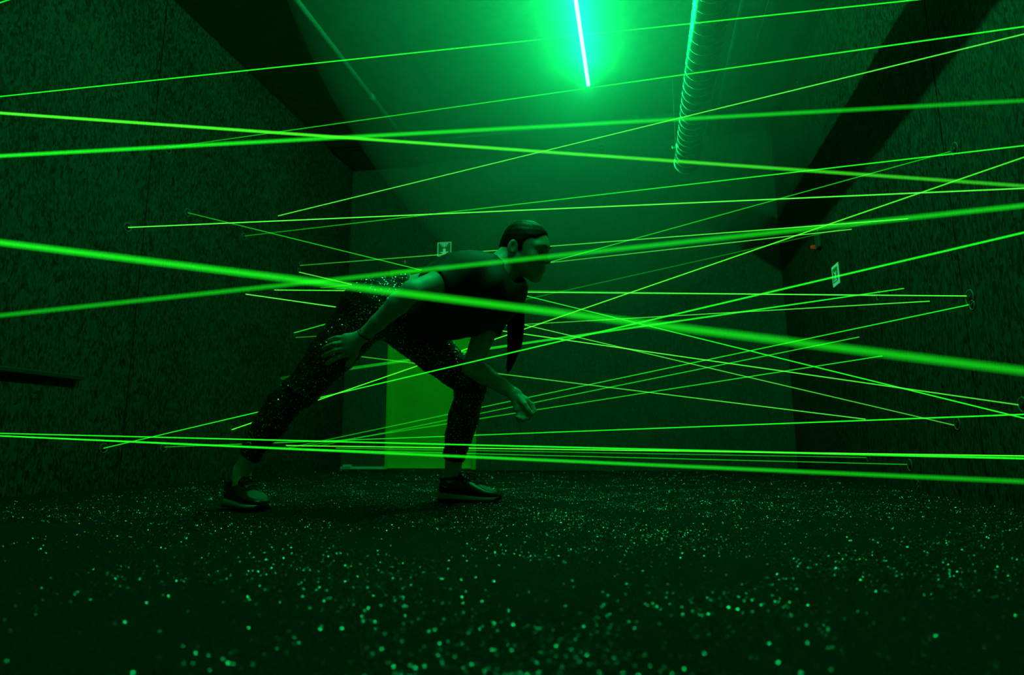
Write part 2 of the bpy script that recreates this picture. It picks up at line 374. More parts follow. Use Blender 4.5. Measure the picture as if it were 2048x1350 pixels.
# right wall sign
rc = onR((1672, 550)); rs = empty('wall_sign', (XR, rc[1], rc[2])); tag(rs, 'small pale square sign with dark pictogram on the right wall', 'sign')
hw = .068
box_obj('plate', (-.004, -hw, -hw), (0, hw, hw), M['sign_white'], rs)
box_obj('field', (-.0055, -hw+.018, -hw+.022), (-.004, hw-.018, hw-.020), M['sign_green'], rs)
bm = bmesh.new()
for y0, z0, y1, z1 in ((-.022, .022, -.012, -.028), (-.016, .0, .020, .024), (-.016, .0, .020, -.024), (-.03, -.036, .03, -.036)):
    a = Vector((0, y0, z0)); b = Vector((0, y1, z1)); d = (b-a); L = d.length; ang = math.atan2(d.z, d.y)
    mt = Matrix.Translation((-.0062, (y0+y1)/2, (z0+z1)/2)) @ Matrix.Rotation(ang, 4, 'X')
    bx(bm, (-.0007, -L/2, -.004), (.0007, L/2, .004), mtx=mt)
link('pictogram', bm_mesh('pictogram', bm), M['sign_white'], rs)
# sensor box
bc = onR((1639, 479)); sb = empty('sensor_box', (XR, bc[1], bc[2])); tag(sb, 'small grey sensor box with red light on the right wall', 'sensor')
box_obj('housing', (-.022, -.045, -.065), (0, .045, .065), M['box_grey'], sb, bevel=.006)
for y in (-.037, .037):
    for z in (-.055, .055): tube_obj('screw', [(-.022, y, z), (-.025, y, z)], .005, M['steel_bright'], sb, seg=8)
tube_obj('red_light', [(-.0, .105, -.02), (-.03, .105, -.02), (-.036, .105, -.02)], [.013, .013, .006], M['red_led'], sb, seg=10)
# scrap of shiny tape low on the right wall
sc_ = onR((1838, 967)); V = []; F = []
pts2 = [(0, .030), (.006, .018), (-.002, .008), (.010, -.004), (.004, -.014), (.016, -.030)]
for i, (a, b) in enumerate(pts2):
    for dx in (-.004, .004):
        for dy in (-.001, -.004-.003*(i % 2)): V.append((dy, a+dx, b))
for i in range(len(pts2)-1):
    b0 = i*4; b1 = b0+4
    for p, q in ((0, 1), (1, 3), (3, 2), (2, 0)): F.append((b0+p, b0+q, b1+q, b1+p))
F += [(0, 2, 3, 1), (len(V)-4, len(V)-3, len(V)-1, len(V)-2)]
ts = link('tape_scrap', poly_mesh('tape_scrap', V, F), M['reflector']); ts.location = (XR, sc_[1], sc_[2])
tag(ts, 'crumpled scrap of shiny tape low on the right wall', 'tape')
# handrail-like black bar on the left wall
b1 = onL((154, 757)); br = empty('wall_bar', (XL, b1[1]-.9, b1[2])); tag(br, 'black horizontal bar fixed low on the left wall', 'bar')
box_obj('rail', (.018, -.9, -.012), (.045, .9, .012), M['black'], br, bevel=.004)
for y in (-.6, .6): box_obj('bracket', (0, y-.02, -.01), (.02, y+.02, .01), M['black'], br, bevel=.002)

# ------------------------------------------------------------------ laser beams in the haze
def beam_mat(name, tint, s0, s1, axis_len):
    m = bpy.data.materials.new(name); m.use_nodes = True; nt = m.node_tree; nt.nodes.clear()
    o = nt.nodes.new('ShaderNodeOutputMaterial'); ad = nt.nodes.new('ShaderNodeAddShader')
    em = nt.nodes.new('ShaderNodeEmission'); tr = nt.nodes.new('ShaderNodeBsdfTransparent')
    em.inputs['Color'].default_value = (*tint, 1)
    tc = nt.nodes.new('ShaderNodeTexCoord'); sx = nt.nodes.new('ShaderNodeSeparateXYZ'); mr = nt.nodes.new('ShaderNodeMapRange')
    nt.links.new(tc.outputs['Object'], sx.inputs[0]); nt.links.new(sx.outputs['Z'], mr.inputs['Value'])
    mr.inputs['From Min'].default_value = 0; mr.inputs['From Max'].default_value = axis_len
    mr.inputs['To Min'].default_value = s0; mr.inputs['To Max'].default_value = s1
    nt.links.new(mr.outputs[0], em.inputs['Strength'])
    nt.links.new(em.outputs[0], ad.inputs[0]); nt.links.new(tr.outputs[0], ad.inputs[1]); nt.links.new(ad.outputs[0], o.inputs['Surface'])
    m.cycles.emission_sampling = 'NONE'
    return m
GREEN = (0.012, 1.0, 0.015); PALE = (0.08, 1.0, 0.05); YEL = (0.06, 1.0, 0.02); CYAN = (0.02, 1.0, 0.10)
BR = .0022
def beam(p0, k0, p1, k1, s0, s1, tint, label, r0=BR, r1=None, extend=True):
    r1 = r0 if r1 is None else r1
    def res(p, k): return onL(p) if k == 'L' else onR(p) if k == 'R' else onB(p) if k == 'B' else at(p[0], p[1], k)
    A = res(p0, k0); B = res(p1, k1); d = B-A
    A2 = A+d*((XL-A[0])/d[0]) if not isinstance(k0, str) else A
    B2 = A+d*((XR-A[0])/d[0]) if not isinstance(k1, str) else B
    def clampz(P, Q):
        if P[2] < 0.02: P = Q+(P-Q)*((0.02-Q[2])/(P[2]-Q[2]))
        if P[2] > ZC: P = Q+(P-Q)*((ZC-Q[2])/(P[2]-Q[2]))
        if P[1] < YF: P = Q+(P-Q)*((YF-Q[1])/(P[1]-Q[1]))
        return P
    A2 = clampz(A2, B); B2 = clampz(B2, A)
    dd = (B2-A2)/np.linalg.norm(B2-A2); A2 = A2+dd*.012; B2 = B2-dd*.012
    L = float(np.linalg.norm(B2-A2))
    # strengths are given at the two picture points; carry them on to the wall
    t0 = np.dot(A-A2, d)/np.dot(d, d)*np.linalg.norm(d)/L; t1 = t0+np.linalg.norm(d)/L
    g = (s1-s0)/(t1-t0); e0 = max(.03, s0-g*t0); e1 = max(.03, s0+g*(1-t0))
    V, F = tube_np([(0, 0, 0), (0, 0, L)], [r0, r1], 10, caps=True)
    o = link('laser_ray', poly_mesh('laser_ray', V, F), beam_mat('laser_light', tint, e0, e1, L), smooth=True)
    o.location = A2; o.rotation_mode = 'QUATERNION'; o.rotation_quaternion = Vector((0, 0, 1)).rotation_difference(Vector(B2-A2))
    tag(o, label, 'laser', 'laser beams crossing the room'); return A2, B2
BEAMS = [
 ((-160, 210), 'L', (1980, -16), 'R', .50, .55, GREEN, 'thin green laser beam passing above the bright tube lamp end to the upper right'),
 ((0, 226), 1.30, (2048, 372), 1.00, .70, .24, YEL, 'strong green laser beam falling past the end of the spiral duct'),
 ((0, 312), 1.00, (2048, 201), .88, .50, .16, GREEN, 'broad soft green laser beam rising gently just below the tube lamp'),
 ((336, 295), 'L', (2120, 43), 'R', .16, .55, GREEN, 'faint thin green laser beam touching the very end of the tube lamp'),
 ((555, 432), 'L', (2110, 53), 'R', .75, .42, PALE, 'pale thin laser beam climbing steeply across the spiral duct'),
 ((254, 455), 'L', (2130, 373), 'R', .85, .45, PALE, 'pale almost level laser beam passing just above the person\'s head'),
 ((488, 472), 'L', (2110, 284), 'R', .16, .50, GREEN, 'dim green laser beam rising to the right between head and duct end'),
 ((374, 425), 'L', (2075, 843), 'R', .22, .50, GREEN, 'thin laser beam falling from a bluish lens down behind the person\'s back'),
 ((0, 485), .64, (2048, 742), .48, .50, .28, GREEN, 'thickest brightest green laser beam crossing in front of the person\'s forearm and chest'),
 ((0, 631), .85, (2048, 411), .74, .13, .27, GREEN, 'broad blurred green laser beam crossing in front of the person\'s face'),
 ((598, 531), 'L', (1822, 437), 'R', .22, .62, PALE, 'thin laser beam crossing the foot of the hand sign behind the head'),
 ((640, 576), 'L', (1708, 458), 'R', .20, .55, PALE, 'thin laser beam ending above the red-lit sensor box on the right wall'),
 ((547, 580), 'L', (1941, 592), 'R', .80, .50, PALE, 'pale level laser beam running from the left wall to a port on the right wall'),
 ((672, 577), 'L', (1757, 591), 'R', .35, .22, GREEN, 'dim level green laser beam lying just above its paler twin'),
 ((490, 588), 'L', (2046, 811), 'R', .85, .34, PALE, 'pale laser beam falling from the left wall behind the thigh to a low port'),
 ((587, 666), 'L', (1908, 301), 'R', .62, .20, GREEN, 'laser beam rising steeply from behind the thigh and past the chin'),
 ((590, 675), 'L', (1866, 602), 'R', .16, .42, PALE, 'faint laser beam starting behind the fingers of the resting hand'),
 ((678, 682), 'L', (1745, 444), 'R', .20, .10, GREEN, 'very dim laser beam rising from the ponytail to the sensor box'),
 ((462, 860), 'L', (2110, 293), 'R', 1.0, .42, YEL, 'bright yellowish laser beam starting beside the calf and rising behind the thigh'),
 ((205, 897), 'L', (2048, 465), 1.42, .40, .50, GREEN, 'laser beam rising in front of the bent knee and the elbow'),
 ((576, 896), 'L', (1945, 608), 'R', .20, .42, GREEN, 'uppermost of three laser beams fanning out above the front ankle'),
 ((642, 891), 'L', (1723, 673), 'R', .20, .48, GREEN, 'middle one of three laser beams fanning out behind the lowered fist'),
 ((602, 893), 'L', (1770, 711), 'R', .20, .45, GREEN, 'lowest of three laser beams fanning out below the lowered fist'),
 ((327, 894), 'L', (2120, 826), 'R', .16, .52, GREEN, 'slightly rising laser beam low across the room behind the shin'),
 ((656, 705), 'L', (1736, 839), 'R', .35, .52, PALE, 'laser beam falling from the crotch of the leggings past the wrist'),
 ((597, 544), 'L', (1915, 852), 'R', .75, .24, PALE, 'laser beam falling from the left wall behind the shirt to a glowing port'),
 ((571, 891), 'L', (2120, 913), 'R', 1.0, .55, YEL, 'pale yellowish laser beam low above the carpet behind the front shin'),
 ((-150, 863), 'L', (2048, 917), 1.5, .40, .50, GREEN, 'upper low laser beam crossing in front of both shins'),
 ((670, 896), 'L', (1737, 915), 'R', .32, .16, GREEN, 'dim laser beam just above the carpet ending at a low port'),
 ((610, 899), 'L', (1820, 929), 'R', .40, .18, GREEN, 'dim lowest thin laser beam ending at the right wall near shiny tape'),
 ((-130, 866), 'L', (2048, 963), .78, .85, .20, GREEN, 'thick bright laser beam low over the carpet in front of both ankles'),
 ((-90, 35), 'L', (120, -34), 2.2, .40, .40, GREEN, 'short bit of laser beam at the top of the left wall'),
]
ENDS = [beam(*b) for b in BEAMS]
beam((562, 757), 'L', (1814, 576), 'R', .03, .50, GREEN, 'wide faint widening laser beam behind the person reaching the right wall', r0=.013, r1=.0022)

# laser ports: black cups let into the walls where beams leave or land
def port(p, side, lab, grp, lens=False, r=.022):
    P = onL(p) if side == 'L' else onR(p); s = 1 if side == 'L' else -1
    e = empty('laser_port', P); tag(e, lab, 'laser port', grp)
    rg = [(0.001*s, (r+.003)*math.cos(2*math.pi*k/24), (r+.003)*math.sin(2*math.pi*k/24)) for k in range(25)]
    tube_obj('rim', rg, .003, M['dull_metal'], e, seg=6)
    tube_obj('cup', [(0.0*s, 0, 0), (.0015*s, 0, 0)], r, M['gap'], e, seg=20)
    tube_obj('lens', [(.0015*s, 0, 0), (.005*s, 0, 0)], [r*.42, r*.34], M['lens'] if lens else M['black'], e, seg=14)
gl, gr = 'laser ports on the left wall', 'laser ports on the right wall'
port((336, 299), 'L', 'black laser port high on the left wall under the broad beam', gl)
port((375, 425), 'L', 'laser port with bluish lens on the left wall', gl, lens=True)
port((255, 454), 'L', 'black laser port where the pale level beam leaves the left wall', gl)
port((488, 473), 'L', 'black laser port on the left wall where the dim rising beam starts', gl)
port((601, 527), 'L', 'upper of two close small laser ports right of the left wall seam', gl, r=.016)
port((598, 541), 'L', 'lower of two close small laser ports right of the left wall seam', gl, r=.016)
port((591, 672), 'L', 'small laser port near the resting hand beside the left wall seam', gl, r=.016)
port((207, 896), 'L', 'black laser port low on the left wall under the thick low beam', gl)
port((327, 895), 'L', 'black laser port low on the left wall beside the rear shoe', gl)
port((464, 858), 'L', 'small laser port beside the rear calf at the bright yellowish beam', gl, r=.018)
port((573, 893), 'L', 'small laser port behind the rear ankle at the pale low beam', gl, r=.018)
port((667, 890), 'L', 'small laser port in the back corner left of the door', gl, r=.018)
port((1910, 298), 'R', 'black laser port high on the right wall', gr)
port((1940, 595), 'R', 'large black laser port at the top of the right wall seam', gr, r=.027)
port((1945, 610), 'R', 'small black laser port just under the large port on the right wall seam', gr, r=.015)
port((1915, 847), 'R', 'black laser port low on the right wall beside the panel seam', gr)
port((2046, 809), 'R', 'black laser port on the right wall where the falling pale beam lands', gr)
port((1820, 930), 'R', 'black laser port close to the carpet above shiny tape', gr, r=.025)
port((1737, 914), 'R', 'small black laser port low on the right wall behind the low beams', gr)
port((1757, 591), 'R', 'black laser port on the right wall at the end of the level dim beam', gr)
#PERSON
# ------------------------------------------------------------------ the person: blended implicit surfaces turned into meshes
def nrm(v): v = np.asarray(v, float); return v/np.linalg.norm(v)
class Field:
    def __init__(s, lo, hi, h):
        s.lo = np.array(lo, float); s.h = h; s.n = np.ceil((np.array(hi)-s.lo)/h).astype(int)+1
        s.D = np.full(s.n, 0.06, np.float32)
    def sub(s, lo, hi):
        a = np.clip(np.floor((np.asarray(lo)-s.lo)/s.h).astype(int), 0, s.n); b = np.clip(np.ceil((np.asarray(hi)-s.lo)/s.h).astype(int)+1, 0, s.n)
        if np.any(b <= a): return None, None
        g = [s.lo[i]+s.h*np.arange(a[i], b[i]) for i in range(3)]
        P = np.stack(np.meshgrid(*g, indexing='ij'), -1)
        return tuple(slice(a[i], b[i]) for i in range(3)), P
    def put(s, sl, d, k, mode):
        A = s.D[sl]
        if mode == 'add':
            if k > 0: t = np.clip(.5+.5*(A-d)/k, 0, 1); s.D[sl] = A+(d-A)*t-k*t*(1-t)
            else: s.D[sl] = np.minimum(A, d)
        else:
            d = -d
            if k > 0: t = np.clip(.5-.5*(A-d)/k, 0, 1); s.D[sl] = A+(d-A)*t+k*t*(1-t)
            else: s.D[sl] = np.maximum(A, d)
    def cone(s, p0, p1, r0, r1, k=.015, mode='add'):
        p0 = np.asarray(p0, float); p1 = np.asarray(p1, float); m = max(r0, r1)+.03+k
        sl, P = s.sub(np.minimum(p0, p1)-m, np.maximum(p0, p1)+m)
        if sl is None: return
        d = p1-p0; t = np.clip(((P-p0)@d)/(d@d), 0, 1)
        s.put(sl, (np.linalg.norm(P-p0-t[..., None]*d, axis=-1)-(r0+(r1-r0)*t)).astype(np.float32), k, mode)
    def chain(s, pts, rad, k=.015):
        for i in range(len(pts)-1): s.cone(pts[i], pts[i+1], rad[i], rad[i+1], k if i == 0 else min(k, .012))
    def ell(s, c, ax, rad, k=.015, mode='add'):
        c = np.asarray(c, float); ax = np.asarray(ax, float); rad = np.asarray(rad, float); m = rad.max()+.03+k
        sl, P = s.sub(c-m, c+m)
        if sl is None: return
        q = (P-c)@ax.T; k0 = np.linalg.norm(q/rad, axis=-1); k1 = np.linalg.norm(q/rad**2, axis=-1)+1e-9
        s.put(sl, (k0*(k0-1)/k1).astype(np.float32), k, mode)
    def echain(s, st, l, n, k=.02):
        """st: (centre, half-height along n, half-width along l); smooth ellipse sections along a bent axis"""
        for (c0, a0, b0), (c1, a1, b1) in zip(st[:-1], st[1:]):
            m = max(a0, a1, b0, b1)+.03+k
            sl, P = s.sub(np.minimum(c0, c1)-m, np.maximum(c0, c1)+m)
            d = c1-c0; t = np.clip(((P-c0)@d)/(d@d), 0, 1); q = P-c0-t[..., None]*d
            a = a0+(a1-a0)*t; b = b0+(b1-b0)*t
            u = q@n; v = q@l; w = q@np.cross(l, n)
            mn = np.minimum(a, b)
            rr = np.sqrt((u/a)**2+(v/b)**2+(w/mn)**2)
            s.put(sl, ((rr-1)*mn).astype(np.float32), k, 'add')
    def cut(s, p, n, k=.004):
        """remove the side that n points to"""
        g = [s.lo[i]+s.h*np.arange(s.n[i]) for i in range(3)]
        d = ((g[0]-p[0])*n[0])[:, None, None]+((g[1]-p[1])*n[1])[None, :, None]+((g[2]-p[2])*n[2])[None, None, :]
        s.put((slice(None),)*3, (-d).astype(np.float32), k, 'sub')
    def cut_near(s, p, n, rad, k=.003):
        """the same, only within a ball round p"""
        sl, P = s.sub(np.asarray(p)-rad, np.asarray(p)+rad)
        d = np.maximum(-(P-p)@n, np.linalg.norm(P-p, axis=-1)-rad)
        s.put(sl, d.astype(np.float32), k, 'sub')
    def ripple(s, fn):
        idx = np.argwhere(np.abs(s.D) < .03); P = s.lo+idx*s.h
        s.D[tuple(idx.T)] += fn(P).astype(np.float32)
    def mesh(s, smooth=1):
        D = s.D; S = D < 0
        cnt = np.zeros(tuple(np.array(D.shape)-1), np.int8)
        offs = [(i, j, k) for i in (0, 1) for j in (0, 1) for k in (0, 1)]
        nn = D.shape
        for o in offs: cnt += S[o[0]:nn[0]-1+o[0], o[1]:nn[1]-1+o[1], o[2]:nn[2]-1+o[2]]
        cells = np.argwhere((cnt > 0) & (cnt < 8)); N = len(cells)
        cid = np.full(cnt.shape, -1, np.int32); cid[tuple(cells.T)] = np.arange(N)
        val = np.stack([D[cells[:, 0]+o[0], cells[:, 1]+o[1], cells[:, 2]+o[2]] for o in offs], 1)
        acc = np.zeros((N, 3)); num = np.zeros(N); O = np.array(offs, float)
        for a in range(8):
            for b in range(a+1, 8):
                if np.abs(O[a]-O[b]).sum() != 1: continue
                m = (val[:, a] < 0) != (val[:, b] < 0)
                t = val[m, a]/(val[m, a]-val[m, b]); acc[m] += O[a]+t[:, None]*(O[b]-O[a]); num[m] += 1
        V = s.lo+s.h*(cells+acc/num[:, None]); Q = []
        for ax in range(3):
            sl0 = [slice(None)]*3; sl1 = [slice(None)]*3; sl0[ax] = slice(0, -1); sl1[ax] = slice(1, None)
            A = S[tuple(sl0)]; e = np.argwhere(A != S[tuple(sl1)])
            b, c = (ax+1) % 3, (ax+2) % 3
            e = e[(e[:, b] > 0) & (e[:, c] > 0) & (e[:, b] < cnt.shape[b]) & (e[:, c] < cnt.shape[c])]
            q = []
            for db, dc in ((1, 1), (0, 1), (0, 0), (1, 0)):
                x = e.copy(); x[:, b] -= db; x[:, c] -= dc; q.append(cid[tuple(x.T)])
            q = np.stack(q, 1); fl = ~A[tuple(e.T)]; q[fl] = q[fl][:, ::-1]; Q.append(q)
        Q = np.concatenate(Q); Q = Q[(Q >= 0).all(1)]
        for _ in range(smooth):
            sm = np.zeros_like(V); ct = np.zeros(N)
            for i in range(4):
                for j in ((i+1) % 4, (i+3) % 4): np.add.at(sm, Q[:, i], V[Q[:, j]]); np.add.at(ct, Q[:, i], 1)
            V = V*.5+.5*sm/np.maximum(ct, 1)[:, None]
        return V, Q
def field_obj(name, fld, m, parent, off, smooth=1):
    V, Q = fld.mesh(smooth); return link(name, mesh_np(name, V-off, Q), m, parent, smooth=True), V, Q

# joints (picture point, distance) read off the pose, turned into places in the room
hipR, kneeR, calfR, shinR, ankR = at(728, 632, 2.37), at(608, 776, 2.30), at(570, 806, 2.30), at(512, 888, 2.29), at(484, 943, 2.30)
hipL, kneeL, calfL, shinL, ankL = at(784, 634, 2.57), at(944, 768, 2.545), at(926, 840, 2.55), at(909, 908, 2.53), at(905, 950, 2.54)
shoR, elbR, wriR = at(922, 552, 2.30), at(824, 582, 2.15), at(727, 671, 2.21)
shoL, elbL, wriL = at(995, 592, 2.56), at(944, 734, 2.475), at(1029, 788, 2.39)
pel = at(758, 618, 2.45)
base = onF((700, 1008)); base[2] = 0.0
pr = empty('person', base); tag(pr, 'crouching person in black T-shirt and sequin leggings dodging the laser beams', 'person')
OFF = base
lat = -CF                                           # towards the camera: the person's right side
tax = nrm(at(985, 555, 2.44)-at(760, 620, 2.45)); nup = nrm(np.cross(lat, tax)); nup = nup if nup[2] > 0 else -nup
lat = nrm(np.cross(tax, nup)); lat = lat if lat@(-CF) > 0 else -lat

lo = np.array([-1.62, 1.85, -.01]); hi = np.array([-.22, 3.02, 1.12])
B = Field(lo, hi, .0042)
TOR = [(at(752, 622, 2.45), .105, .165), (at(805, 606, 2.45), .095, .145), (at(850, 600, 2.44), .098, .135), (at(905, 584, 2.44), .108, .145), (at(955, 566, 2.44), .098, .155), (at(990, 552, 2.44), .065, .11)]
B.echain(TOR, lat, nup, .03)
B.cone(shoR, shoL, .055, .055, .05)
B.cone(at(930, 615, 2.36), at(945, 622, 2.36), .055, .05, .04); B.cone(at(930, 615, 2.52), at(945, 622, 2.52), .055, .05, .04)
def legs(F_, e=0.0, feet=True):
    F_.ell(at(742, 612, 2.37), (tax, lat, nup), (.105+e, .095+e, .098+e), .04)
    F_.ell(at(760, 614, 2.54), (tax, lat, nup), (.10+e, .09+e, .092+e), .04)
    thR = hipR*.45+kneeR*.55; thL = hipL*.45+kneeL*.55
    F_.chain([hipR, thR, kneeR], [.093+e, .078+e, .056+e], .03)
    F_.chain([kneeR, calfR, calfR*.5+shinR*.5, shinR, ankR], [.055+e, .055+e, .051+e, .036+e, .031+e], .02)
    F_.chain([hipL, thL, kneeL], [.092+e, .076+e, .056+e], .03)
    F_.chain([kneeL, calfL, calfL*.45+shinL*.55, shinL, ankL], [.052+e, .055+e, .047+e, .037+e, .033+e], .02)
legs(B)
for an in (ankR, ankL): B.cone(an, an+np.array([0, 0, -.04]), .032, .034, .01)
# arms
B.chain([shoR, shoR*.5+elbR*.5, elbR], [.050, .044, .036], .03)
B.chain([elbR, elbR*.72+wriR*.28, elbR*.3+wriR*.7, wriR], [.036, .0375, .028, .0235], .015)
B.chain([shoL, shoL*.5+elbL*.5, elbL], [.052, .047, .038], .03)
B.chain([elbL, elbL*.72+wriL*.28, elbL*.3+wriL*.7, wriL], [.037, .0385, .029, .0235], .015)
# neck and head
HC = at(1052, 490, 2.43); ya, be = math.radians(24), math.radians(13)
F0 = CR*math.cos(ya)-CF*math.sin(ya); S_ = -CF*math.cos(ya)-CR*math.sin(ya)
HF = F0*math.cos(be)-CU*math.sin(be); HU = CU*math.cos(be)+F0*math.sin(be); HS = S_
def hp_(f, s, u): return HC+HF*f+HS*s+HU*u
HA = (HF, HS, HU)
B.cone(at(995, 556, 2.44), hp_(-.028, 0, -.055), .058, .050, .03)
B.cone(at(985, 545, 2.40), hp_(-.05, .01, -.04), .045, .045, .03)
B.ell(hp_(0, 0, 0), HA, (.093, .073, .086), .02)
B.ell(hp_(.030, 0, -.050), HA, (.058, .056, .075), .025)
for s in (-1, 1):
    B.cone(hp_(.004, s*.050, -.062), hp_(.062, s*.014, -.112), .022, .018, .022)
    B.cone(hp_(.076, s*.012, .006), hp_(.068, s*.046, .004), .016, .014, .014)
    B.ell(hp_(.058, s*.042, -.042), HA, (.026, .022, .024), .02)
B.cone(hp_(.068, -.010, -.113), hp_(.068, .010, -.113), .019, .019, .015)
B.ell(hp_(.066, 0, -.078), HA, (.028, .030, .026), .02)
for s in (-1, 1): B.ell(hp_(.095, s*.032, -.018), HA, (.021, .021, .016), .010, 'sub')
B.cone(hp_(.086, 0, -.004), hp_(.106, 0, -.046), .0085, .0105, .012)
for s in (-1, 1): B.ell(hp_(.096, s*.010, -.050), HA, (.010, .008, .007), .007)
B.cone(hp_(.091, -.013, -.073), hp_(.091, .013, -.073), .0065, .0065, .006); B.cone(hp_(.089, -.011, -.084), hp_(.089, .011, -.084), .007, .007, .006)
B.cone(hp_(.100, -.02, -.0785), hp_(.100, .02, -.0785), .0035, .0035, .003, 'sub')
for s in (-1, 1):
    ea = (nrm(HF*.35+HS*s*1.0), nrm(HF*1.0-HS*s*.35), HU)
    B.ell(hp_(-.020, s*.074, -.022), ea, (.010, .020, .032), .006)
    B.ell(hp_(-.014, s*.084, -.018), ea, (.008, .011, .018), .005, 'sub')
# hands
def finger(ps, r0=.0085, r1=.0068):
    n = len(ps)-1
    for i in range(n): B.cone(ps[i], ps[i+1], r0+(r1-r0)*i/n, r0+(r1-r0)*(i+1)/n, .004)
kn = [at(692, 675, 2.205), at(690, 685, 2.200), at(692, 696, 2.200), at(697, 706, 2.207)]       # little .. index
for a in kn: B.cone(wriR+(a-wriR)*.12, a, .019, .0125, .012)
B.cone(kn[0], kn[3], .0125, .013, .012)
finger([kn[0], at(674, 675.5, 2.203), at(664, 678, 2.215), at(657, 680, 2.228)], .0092, .0066)
finger([kn[1], at(668, 688, 2.193), at(655, 693, 2.205), at(646, 698, 2.222)], .0098, .007)
finger([kn[2], at(670, 701, 2.193), at(656, 707, 2.205), at(645, 713, 2.222)], .0100, .0072)
finger([kn[3], at(677, 714, 2.200), at(664, 721, 2.210), at(654, 727, 2.226)], .0098, .0072)
finger([at(716, 690, 2.212), at(711, 708, 2.212), at(702, 722, 2.215), at(694, 731, 2.222)], .0125, .0085)
kl = [at(1052, 801, 2.375), at(1047, 809, 2.365), at(1041, 815, 2.362), at(1035, 819, 2.366)]    # index .. little
for a in kl: B.cone(wriL+(a-wriL)*.10, a, .020, .0125, .012)
B.cone(kl[0], kl[3], .013, .0115, .012)
finger([kl[0], at(1064, 809, 2.37), at(1070, 823, 2.36), at(1061, 833, 2.352)], .0098, .007)
finger([kl[1], at(1057, 824, 2.355), at(1056, 837, 2.345), at(1048, 838, 2.337)], .0100, .0072)
finger([kl[2], at(1049, 830, 2.348), at(1046, 840, 2.338), at(1040, 836, 2.332)], .0096, .007)
finger([kl[3], at(1039, 832, 2.352), at(1036, 839, 2.342), at(1033, 833, 2.336)], .0088, .0065)
finger([at(1037, 795, 2.365), at(1049, 808, 2.345), at(1056, 819, 2.338), at(1063, 828, 2.338)], .0125, .0082)
body, bV, bQ = field_obj('body', B, M['skin'], pr, OFF); del B

# T-shirt
lo_s = np.array([-1.25, 1.95, .40]); hi_s = np.array([-.40, 2.95, 1.05])
S = Field(lo_s, hi_s, .0042)
SH = [(at(795, 618, 2.45), .122, .158), (at(835, 610, 2.45), .130, .160), (at(872, 606, 2.44), .142, .163), (at(915, 592, 2.44), .160, .168), (at(955, 584, 2.44), .158, .172), (at(988, 580, 2.44), .125, .175), (at(1008, 574, 2.45), .085, .13)]
S.echain(SH, lat, nup, .03)
cufR = shoR+(elbR-shoR)*.52; cufL = shoL+(elbL-shoL)*.50
S.cone(shoR, shoL, .070, .070, .04); S.cone(at(935, 556, 2.34), cufR, .078, .057, .05)
S.cone(at(985, 585, 2.52), cufL, .085, .060, .05)
S.ripple(lambda P: .0035*np.sin(34*(P@tax)+16*(P@nup)+2.2*np.sin(9*(P@lat)))+.0022*np.sin(61*(P@nup)-27*(P@tax)+3*np.sin(14*(P@lat))))
S.cut_near(cufR, nrm(elbR-shoR), .10); S.cut_near(cufL, nrm(elbL-shoL), .10)
S.cone(at(1008, 556, 2.44), at(1032, 538, 2.42), .066, .075, .006, 'sub')                     # neck opening
S.cone(at(1006, 588, 2.33), at(1012, 560, 2.35), .022, .045, .006, 'sub'); S.cone(at(1010, 556, 2.35), at(1028, 545, 2.36), .045, .05, .006, 'sub')
hb, ht = at(815, 694, 2.44), at(852, 542, 2.44); hn = nrm(np.cross(ht-hb, lat)); hn = hn if hn@tax < 0 else -hn
S.cut(hb, hn)
shirt, sV, sQ = field_obj('t_shirt', S, M['shirt'], pr, OFF); del S
# waistband knot at the small of the back
# leggings
Lg = Field(np.array([-1.62, 1.95, .05]), np.array([-.40, 2.95, .95]), .0042)
Lg.echain([(c, a+.006, b+.006) for c, a, b in TOR[:4]], lat, nup, .03)
wb_, wt_ = at(868, 700, 2.44), at(822, 546, 2.44); wn_ = nrm(np.cross(wt_-wb_, lat)); wn_ = wn_ if wn_@tax > 0 else -wn_
Lg.cut(wb_, wn_); legs(Lg, .006)
axR = nrm(kneeR-ankR); axL = nrm(kneeL-ankL)
def creases(P):
    out = np.zeros(len(P))
    for kn_, ax_ in ((kneeR+axR*-.02, axR), (kneeL, axL)):
        d = np.linalg.norm(P-kn_, axis=1); out += .0035*np.exp(-(d/.10)**2)*np.sin(150*((P-kn_)@ax_)+14*(P@nup))
    return out+.0012*np.sin(70*(P@tax)+40*(P[:, 2]))
Lg.ripple(creases)
hemR = at(499, 914, 2.29); hemL = at(908, 920, 2.53)
Lg.cut_near(hemR, -axR, .16); Lg.cut_near(hemL, -axL, .16)
leg_o, lV, lQ = field_obj('leggings', Lg, M['leggings'], pr, OFF); del Lg
wa = np.array([hemR]*1)
# sequins sewn over the leggings
c = lV[lQ].mean(1); e1 = lV[lQ[:, 2]]-lV[lQ[:, 0]]; e2 = lV[lQ[:, 3]]-lV[lQ[:, 1]]; fn = np.cross(e1, e2); ar = np.linalg.norm(fn, axis=1); fn /= ar[:, None]+1e-12
pick = rng.choice(len(c), 20000, p=ar/ar.sum()); cc = c[pick]; nn_ = fn[pick]+rng.normal(0, .36, (len(pick), 3)); nn_ /= np.linalg.norm(nn_, axis=1)[:, None]
a_ = np.cross(nn_, rng.normal(size=nn_.shape)); a_ /= np.linalg.norm(a_, axis=1)[:, None]; b_ = np.cross(nn_, a_)
rs_ = rng.uniform(.0013, .0024, len(pick))[:, None]; hexv = [cc+fn[pick]*.0016+rs_*(math.cos(t)*a_+math.sin(t)*b_) for t in np.arange(6)*math.pi/3]
Vq = np.stack(hexv, 1).reshape(-1, 3)
sq = link('sequins', mesh_np('sequins', Vq-OFF, np.arange(len(Vq)).reshape(-1, 6)), M['sequin'], leg_o); sq['kind'] = 'stuff'

